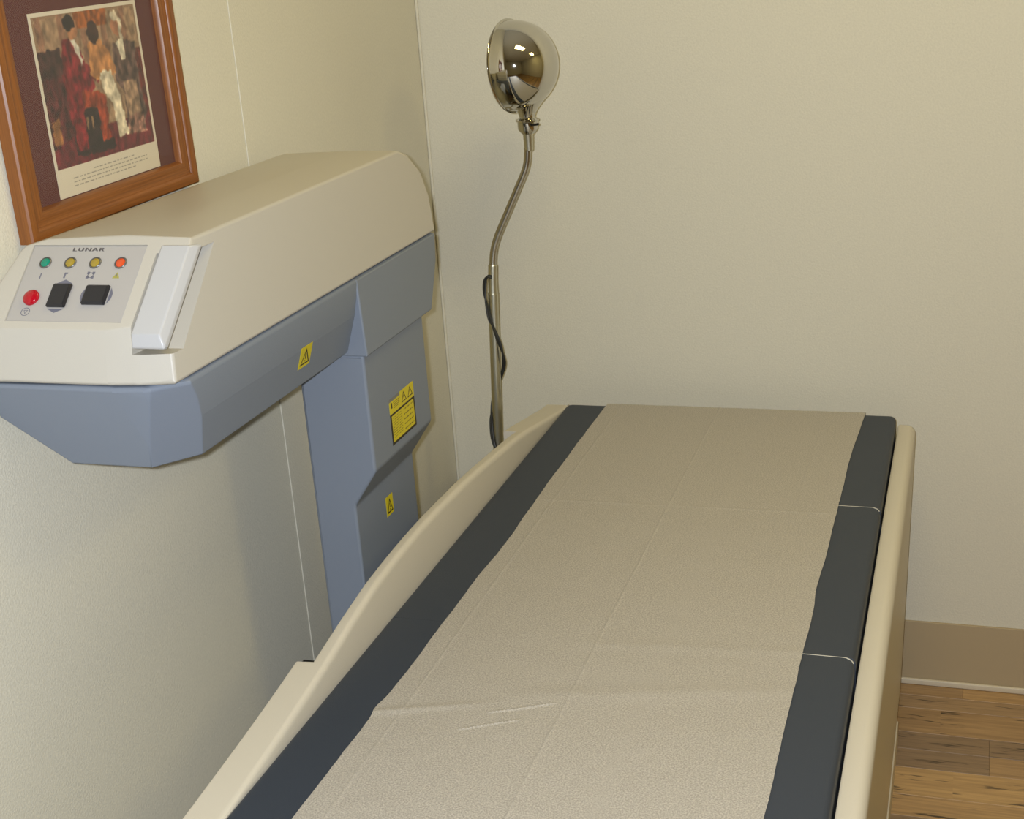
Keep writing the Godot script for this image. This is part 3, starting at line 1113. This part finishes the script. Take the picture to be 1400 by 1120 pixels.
# ---------------------------------------------------------------- picture
func framed_print() -> void:
	var z0 := 1.326      # nearer end
	var z1 := 0.937
	var y0 := 1.2418
	var y1 := 1.6000
	var t := thing("picture_frame", "framed print in an oak frame with a maroon mat", "picture", Vector3(0.0, y0, 0.5 * (z0 + z1)))
	# moulding: a stepped profile, mitred at the corners; (distance in from the outer edge, height off the wall)
	var prof := [Vector2(0.0, 0.001), Vector2(0.0, 0.017), Vector2(0.002, 0.0195), Vector2(0.012, 0.0205), Vector2(0.015, 0.019), Vector2(0.0165, 0.0165), Vector2(0.024, 0.0155), Vector2(0.0265, 0.0165), Vector2(0.033, 0.0155), Vector2(0.036, 0.011), Vector2(0.036, 0.001)]
	var corners := [Vector2(z0, y0), Vector2(z1, y0), Vector2(z1, y1), Vector2(z0, y1)]
	var inward := [Vector2(-1, 1), Vector2(1, 1), Vector2(1, -1), Vector2(-1, -1)]
	for i in 4:
		var j := (i + 1) % 4
		var rows := []
		for e in [i, j]:
			var row := []
			for p in prof:
				var q: Vector2 = corners[e] + inward[e] * p.x
				row.append(Vector3(p.y, q.y, q.x))
			rows.append(row)
		frame_side(rows, t)
	part("backing", block(Vector3(0.001, y0 + 0.02, z1 + 0.02), Vector3(0.0045, y1 - 0.02, z0 - 0.02)), M.bakelite, t)
	part("mat_board", block(Vector3(0.0046, y0 + 0.028, z1 + 0.028), Vector3(0.0066, y1 - 0.028, z0 - 0.028)), M.mat_board, t, "maroon mat board")
	var pz0 := 1.243
	var pz1 := 1.012
	var py0 := 1.279
	var py1 := 1.500
	card("print_sheet", Vector3(0.0067, py1, pz0), Vector3(0.0067, py1, pz1), Vector3(0.0067, py0, pz1), Vector3(0.0067, py0, pz0), 0.0004, picture(print_image(), 0.6), t, "printed sheet with three figures, white margin and lines of print below")
	part("glass", block(Vector3(0.0082, y0 + 0.030, z1 + 0.030), Vector3(0.0096, y1 - 0.030, z0 - 0.030)), M.glass, t)
	t.rotation.x = deg_to_rad(0.7)     # hangs a little askew

func frame_side(rows: Array, t: Node3D) -> void:
	var org := origin_of(t)
	var s := fix_out(loft(rows))
	var o := part("moulding", s, M.oak, t)
	# grain along the length
	var along: Vector3 = (rows[1][0] - rows[0][0]).normalized()
	var md := MeshDataTool.new()
	md.create_from_surface(o.mesh, 0)
	for i in md.get_vertex_count():
		var p := md.get_vertex(i) + org
		var q := p - along * along.dot(p)
		md.set_vertex_uv(i, Vector2(along.dot(p) * 1.5, (q.x + q.y + q.z) * 9.0))
	var m := ArrayMesh.new()
	md.commit_to_surface(m)
	o.mesh = m

func blob(im: Image, pts: Array, c: Color, jitter: FastNoiseLite, amount := 0.10) -> void:
	var poly := PackedVector2Array()
	for p in pts:
		poly.append(p)
	var lo := poly[0]
	var hi := poly[0]
	for p in poly:
		lo = lo.min(p)
		hi = hi.max(p)
	for y in range(max(int(lo.y), 0), min(int(hi.y) + 1, im.get_height())):
		for x in range(max(int(lo.x), 0), min(int(hi.x) + 1, im.get_width())):
			var w := Vector2(x, y) + Vector2(jitter.get_noise_2d(x * 2.0, y * 2.0), jitter.get_noise_2d(x * 2.0 + 500.0, y * 2.0)) * 5.0
			if Geometry2D.is_point_in_polygon(w, poly):
				var k := 1.0 + amount * 2.0 * jitter.get_noise_2d(x * 2.4, y * 1.6 + 200.0)
				im.set_pixel(x, y, Color(c.r * k, c.g * k, c.b * k))

func oval(cx: float, cy: float, rx: float, ry: float, turn := 0.0) -> Array:
	var out := []
	for k in 20:
		out.append(Vector2(cx, cy) + Vector2(rx * cos(TAU * k / 20), ry * sin(TAU * k / 20)).rotated(turn))
	return out

func print_image() -> Image:
	# an old-fashioned room with three figures, loosely painted
	var W := 320
	var H := 322
	var im := Image.create(W, H, false, Image.FORMAT_RGB8)
	im.fill(Color(0.80, 0.76, 0.67))
	var n := FastNoiseLite.new()
	n.seed = 9
	n.frequency = 0.02
	n.fractal_octaves = 3
	var sc := func(pts: Array) -> Array:
		var out := []
		for p in pts:
			out.append(Vector2(6.0 + p.x * 3.08, 6.0 + p.y * 2.66))
		return out
	im.fill_rect(Rect2i(6, 6, 308, 266), Color(0.55, 0.44, 0.33))
	blob(im, sc.call([Vector2(2, 2), Vector2(98, 2), Vector2(98, 98), Vector2(2, 98)]), Color(0.55, 0.44, 0.33), n, 0.2)
	# panels of the back wall
	for k in 5:
		blob(im, sc.call([Vector2(2 + k * 20, 0), Vector2(8 + k * 20, 0), Vector2(9 + k * 20, 42), Vector2(3 + k * 20, 42)]), Color(0.50, 0.36, 0.27), n, 0.2)
	blob(im, sc.call([Vector2(38, 0), Vector2(70, 0), Vector2(70, 11), Vector2(38, 11)]), Color(0.55, 0.30, 0.12), n, 0.3)
	blob(im, sc.call([Vector2(0, 22), Vector2(20, 22), Vector2(24, 42), Vector2(0, 42)]), Color(0.22, 0.13, 0.12), n, 0.4)
	blob(im, sc.call([Vector2(0, 40), Vector2(26, 40), Vector2(30, 100), Vector2(0, 100)]), Color(0.27, 0.12, 0.12), n, 0.5)
	blob(im, sc.call([Vector2(86, 30), Vector2(100, 30), Vector2(100, 90), Vector2(82, 90)]), Color(0.36, 0.14, 0.12), n, 0.3)
	# carpet
	blob(im, sc.call([Vector2(0, 86), Vector2(30, 78), Vector2(100, 78), Vector2(100, 100), Vector2(0, 100)]), Color(0.38, 0.12, 0.14), n, 0.25)
	# dark chair
	blob(im, sc.call([Vector2(22, 60), Vector2(48, 58), Vector2(50, 96), Vector2(20, 94)]), Color(0.14, 0.10, 0.10), n, 0.4)
	for k in 3:
		blob(im, sc.call([Vector2(29 + 5 * k, 70), Vector2(31 + 5 * k, 70), Vector2(31 + 5 * k, 79), Vector2(29 + 5 * k, 79)]), Color(0.52, 0.40, 0.28), n, 0.2)
	blob(im, sc.call([Vector2(2, 68), Vector2(9, 66), Vector2(10, 84), Vector2(2, 84)]), Color(0.55, 0.36, 0.20), n, 0.2)
	# seated figure in a dark red coat, leaning to the right
	blob(im, sc.call([Vector2(24, 18), Vector2(34, 16), Vector2(42, 32), Vector2(48, 52), Vector2(38, 56), Vector2(34, 66), Vector2(32, 92), Vector2(22, 90), Vector2(19, 40)]), Color(0.42, 0.10, 0.12), n, 0.35)
	blob(im, sc.call([Vector2(33, 52), Vector2(52, 55), Vector2(57, 60), Vector2(55, 90), Vector2(47, 91), Vector2(47, 66), Vector2(34, 64)]), Color(0.52, 0.20, 0.10), n, 0.3)
	blob(im, sc.call([Vector2(47, 89), Vector2(58, 88), Vector2(60, 95), Vector2(46, 96)]), Color(0.12, 0.08, 0.08), n, 0.3)
	blob(im, sc.call([Vector2(31, 16), Vector2(36, 18), Vector2(42, 36), Vector2(39, 37)]), Color(0.74, 0.70, 0.62), n, 0.2)
	blob(im, sc.call([Vector2(40, 32), Vector2(54, 44), Vector2(52, 50), Vector2(38, 40)]), Color(0.40, 0.10, 0.12), n, 0.3)
	blob(im, sc.call(oval(35, 11, 5.0, 7.0, 0.2)), Color(0.62, 0.42, 0.28), n, 0.15)
	blob(im, sc.call(oval(32.5, 6.5, 5.5, 5.5, 0.0)), Color(0.13, 0.09, 0.08), n, 0.3)
	# middle figure seen from behind
	blob(im, sc.call([Vector2(48, 22), Vector2(60, 20), Vector2(67, 30), Vector2(72, 44), Vector2(66, 46), Vector2(50, 48), Vector2(45, 42)]), Color(0.66, 0.45, 0.26), n, 0.2)
	blob(im, sc.call([Vector2(54, 43), Vector2(65, 41), Vector2(70, 58), Vector2(75, 88), Vector2(64, 90), Vector2(62, 66), Vector2(56, 56)]), Color(0.80, 0.74, 0.62), n, 0.2)
	blob(im, sc.call(oval(54, 15, 5.5, 8.0, 0.0)), Color(0.20, 0.12, 0.10), n, 0.3)
	# tall figure in a grey-brown gown at the right
	blob(im, sc.call([Vector2(72, 24), Vector2(82, 22), Vector2(94, 26), Vector2(94, 54), Vector2(96, 78), Vector2(90, 90), Vector2(74, 90), Vector2(76, 60), Vector2(70, 50)]), Color(0.33, 0.25, 0.22), n, 0.4)
	blob(im, sc.call([Vector2(76, 52), Vector2(90, 52), Vector2(92, 76), Vector2(88, 88), Vector2(77, 88)]), Color(0.56, 0.45, 0.35), n, 0.3)
	blob(im, sc.call([Vector2(76, 76), Vector2(92, 76), Vector2(94, 90), Vector2(74, 90)]), Color(0.50, 0.36, 0.30), n, 0.6)
	blob(im, sc.call([Vector2(75, 24), Vector2(83, 22), Vector2(83, 36), Vector2(79, 38)]), Color(0.78, 0.73, 0.62), n, 0.2)
	blob(im, sc.call(oval(77, 14, 4.2, 7.0, -0.1)), Color(0.60, 0.40, 0.28), n, 0.15)
	blob(im, sc.call([Vector2(72, 4), Vector2(79, 3), Vector2(84, 10), Vector2(83, 24), Vector2(80, 22), Vector2(80, 10), Vector2(74, 8)]), Color(0.74, 0.68, 0.57), n, 0.2)
	# soften, then trim the picture to its straight border
	im.resize(W / 3, H / 3, Image.INTERPOLATE_BILINEAR)
	im.resize(W, H, Image.INTERPOLATE_CUBIC)
	for q in [Rect2i(0, 0, W, 7), Rect2i(0, 0, 7, H), Rect2i(W - 7, 0, 7, H), Rect2i(0, 271, W, H - 271)]:
		im.fill_rect(q, Color(0.80, 0.76, 0.67))
	# lines of small print below
	var r := RandomNumberGenerator.new()
	r.seed = 8
	for k in 4:
		var x := 110 if k == 0 else 46
		var to := 240 if k == 0 else (280 - 40 * int(k == 3))
		while x < to:
			var w := r.randi_range(4, 14)
			im.fill_rect(Rect2i(x, 284 + 7 * k, min(w, to - x), 2), Color(0.58, 0.55, 0.50))
			x += w + 4
	return im

# ---------------------------------------------------------------- lamp
func gooseneck_lamp() -> void:
	var z := 0.22
	var foot := Vector3(0.155, 0, z)
	var t := thing("floor_lamp", "chrome gooseneck floor lamp with a domed reflector in the corner", "floor lamp", foot)
	# weighted foot on the floor, hidden behind the couch
	part("base", lathe([Vector2(0.0001, 0.0), Vector2(0.100, 0.0), Vector2(0.104, 0.004), Vector2(0.102, 0.014), Vector2(0.080, 0.024), Vector2(0.030, 0.034), Vector2(0.013, 0.045), Vector2(0.0001, 0.045)], Basis.IDENTITY, foot, 48), M.steel, t)
	var pb := Vector3(0.157, 0.04, z)
	var pt := Vector3(0.1962, 0.8968, z)
	part("pole", tube([pb, pb.lerp(pt, 0.5), pt], 0.0100, 24), M.steel, t)
	part("sleeve", tube([pt + Vector3(0, -0.002, 0), pt + Vector3(0.0002, 0.0005, 0), Vector3(0.1975, 0.925, z), Vector3(0.1997, 0.9506, z), Vector3(0.2000, 0.953, z)], [0.0104, 0.0092, 0.0088, 0.0088, 0.0072], 24), M.steel, t)
	# flexible neck: a fine spiral sleeve
	var path := spline([Vector3(0.1997, 0.9500, z), Vector3(0.2032, 0.9765, z), Vector3(0.2136, 1.007, z), Vector3(0.2371, 1.0529, z), Vector3(0.2599, 1.0972, z), Vector3(0.2805, 1.1400, z), Vector3(0.2862, 1.1759, z), Vector3(0.2885, 1.204, z)], 24)
	var rad := []
	for i in path.size():
		rad.append(0.0066 + (0.00022 if i % 2 == 0 else -0.00012))
	part("gooseneck", tube(path, rad, 20), M.flex, t, "flexible metal neck")
	# socket
	var ax := Vector3(0.02, 1.0, 0.03).normalized()
	var b := Basis(ax.cross(Vector3.BACK).normalized(), ax, ax.cross(Vector3.BACK).normalized().cross(ax))
	var so := Vector3(0.2885, 1.199, z)
	part("ferrule", lathe([Vector2(0.0068, -0.030), Vector2(0.0082, -0.028), Vector2(0.0095, 0.0), Vector2(0.013, 0.005), Vector2(0.0001, 0.005)], b, so, 32), M.steel, t)
	var sk := part("socket", lathe([Vector2(0.0001, 0.0), Vector2(0.012, 0.002), Vector2(0.0185, 0.010), Vector2(0.0190, 0.024), Vector2(0.0215, 0.025), Vector2(0.0215, 0.0275), Vector2(0.0185, 0.0285), Vector2(0.0150, 0.031), Vector2(0.0150, 0.052), Vector2(0.0001, 0.052)], b, so, 40), M.chrome, t, "chrome lamp socket")
	var kn := so + b * Vector3(0.012, 0.020, 0.016)
	part("switch_key", tube([kn, kn + Vector3(0.010, 0.001, 0.004), kn + Vector3(0.016, 0.002, 0.005)], 0.0022, 12), M.black, sk, "small black turn switch")
	# reflector: a deep dome facing left and away, with a flared neck at its underside
	var c := Vector3(0.2712, 1.3235, z)
	var n := Vector3(-0.97, -0.05, -0.21).normalized()     # where it opens
	var u := n.cross(Vector3.UP).normalized()
	var rb := Basis(u, n, u.cross(n))
	var R := 0.0825
	var prof := []
	for k in 30:
		var w := PI / 2 * (1.0 - k / 29.0)
		prof.append(Vector2(maxf(R * 0.985 * cos(w), 0.0001), -R * 0.985 * sin(w)))
	prof.append(Vector2(R * 0.992, 0.004))
	prof.append(Vector2(R * 1.02, 0.005))
	prof.append(Vector2(R * 1.03, 0.0065))
	prof.append(Vector2(R * 1.02, 0.008))
	prof.append(Vector2(R * 0.995, 0.0075))
	for k in 30:
		var w := PI / 2 * (k / 29.0)
		prof.append(Vector2(maxf(R * 0.965 * cos(w), 0.0001), -R * 0.90 * sin(w)))
	part("reflector", lathe(prof, rb, c, 72), M.chrome, t, "domed chrome reflector")
	var nb := Basis(ax.cross(Vector3.BACK).normalized(), ax, ax.cross(Vector3.BACK).normalized().cross(ax))
	part("reflector_neck", lathe([Vector2(0.0149, 0.033), Vector2(0.0158, 0.037), Vector2(0.0176, 0.041), Vector2(0.0205, 0.046), Vector2(0.0250, 0.052), Vector2(0.0310, 0.059), Vector2(0.0390, 0.068), Vector2(0.0470, 0.078), Vector2(0.0001, 0.080)], nb, so, 56), M.chrome, t)
	# bulb inside
	part("bulb", lathe([Vector2(0.012, 0.03), Vector2(0.013, 0.045), Vector2(0.020, 0.062), Vector2(0.026, 0.080), Vector2(0.026, 0.094), Vector2(0.019, 0.108), Vector2(0.008, 0.115), Vector2(0.0001, 0.116)], nb, so + Vector3(-0.012, 0.012, -0.006), 28), M.bulb, t, "unlit bulb inside the reflector")
	# flex wound round the pole
	var w1 := []
	for p in [Vector3(0.1990, 0.930, 0.0085), Vector3(0.1915, 0.9310, 0.0090), Vector3(0.1845, 0.9220, 0.0080), Vector3(0.1815, 0.8992, 0.0070), Vector3(0.1840, 0.8773, 0.0090), Vector3(0.1895, 0.848, 0.0130), Vector3(0.1946, 0.8362, 0.0145), Vector3(0.2020, 0.8112, 0.0130), Vector3(0.2070, 0.7889, 0.0090), Vector3(0.2080, 0.7665, 0.0020), Vector3(0.2040, 0.7437, -0.0080), Vector3(0.1900, 0.71, -0.0135), Vector3(0.1785, 0.68, -0.0080), Vector3(0.1755, 0.655, 0.002), Vector3(0.1735, 0.6354, 0.006), Vector3(0.1755, 0.5963, 0.011), Vector3(0.1850, 0.56, 0.0135), Vector3(0.1900, 0.50, 0.006), Vector3(0.180, 0.42, -0.013), Vector3(0.166, 0.34, -0.010), Vector3(0.166, 0.26, 0.012), Vector3(0.177, 0.18, 0.010), Vector3(0.176, 0.10, -0.011), Vector3(0.15, 0.055, -0.035), Vector3(0.13, 0.03, -0.09), Vector3(0.11, 0.0045, -0.14), Vector3(0.05, 0.0045, -0.17), Vector3(0.022, 0.0045, -0.18)]:
		w1.append(p + Vector3(0, 0, z))
	# two insulated wires twisted about each other
	var run := spline(w1, 8)
	var pair := Soup.new()
	for k in 2:
		var wire := []
		for i in run.size():
			var a: Vector3 = run[maxi(i - 1, 0)]
			var b2: Vector3 = run[mini(i + 1, run.size() - 1)]
			var dd := (b2 - a).normalized()
			var s1 := dd.cross(Vector3(0.3, 0.2, 1.0)).normalized()
			var turn := i * 0.16 + PI * k
			wire.append(run[i] + (s1 * cos(turn) + dd.cross(s1) * sin(turn)) * 0.0019)
		pair.t.append_array(tube(wire, 0.0022, 8).t)
	part("power_cord", pair, M.cord, t, "dark twisted cord wound round the pole")
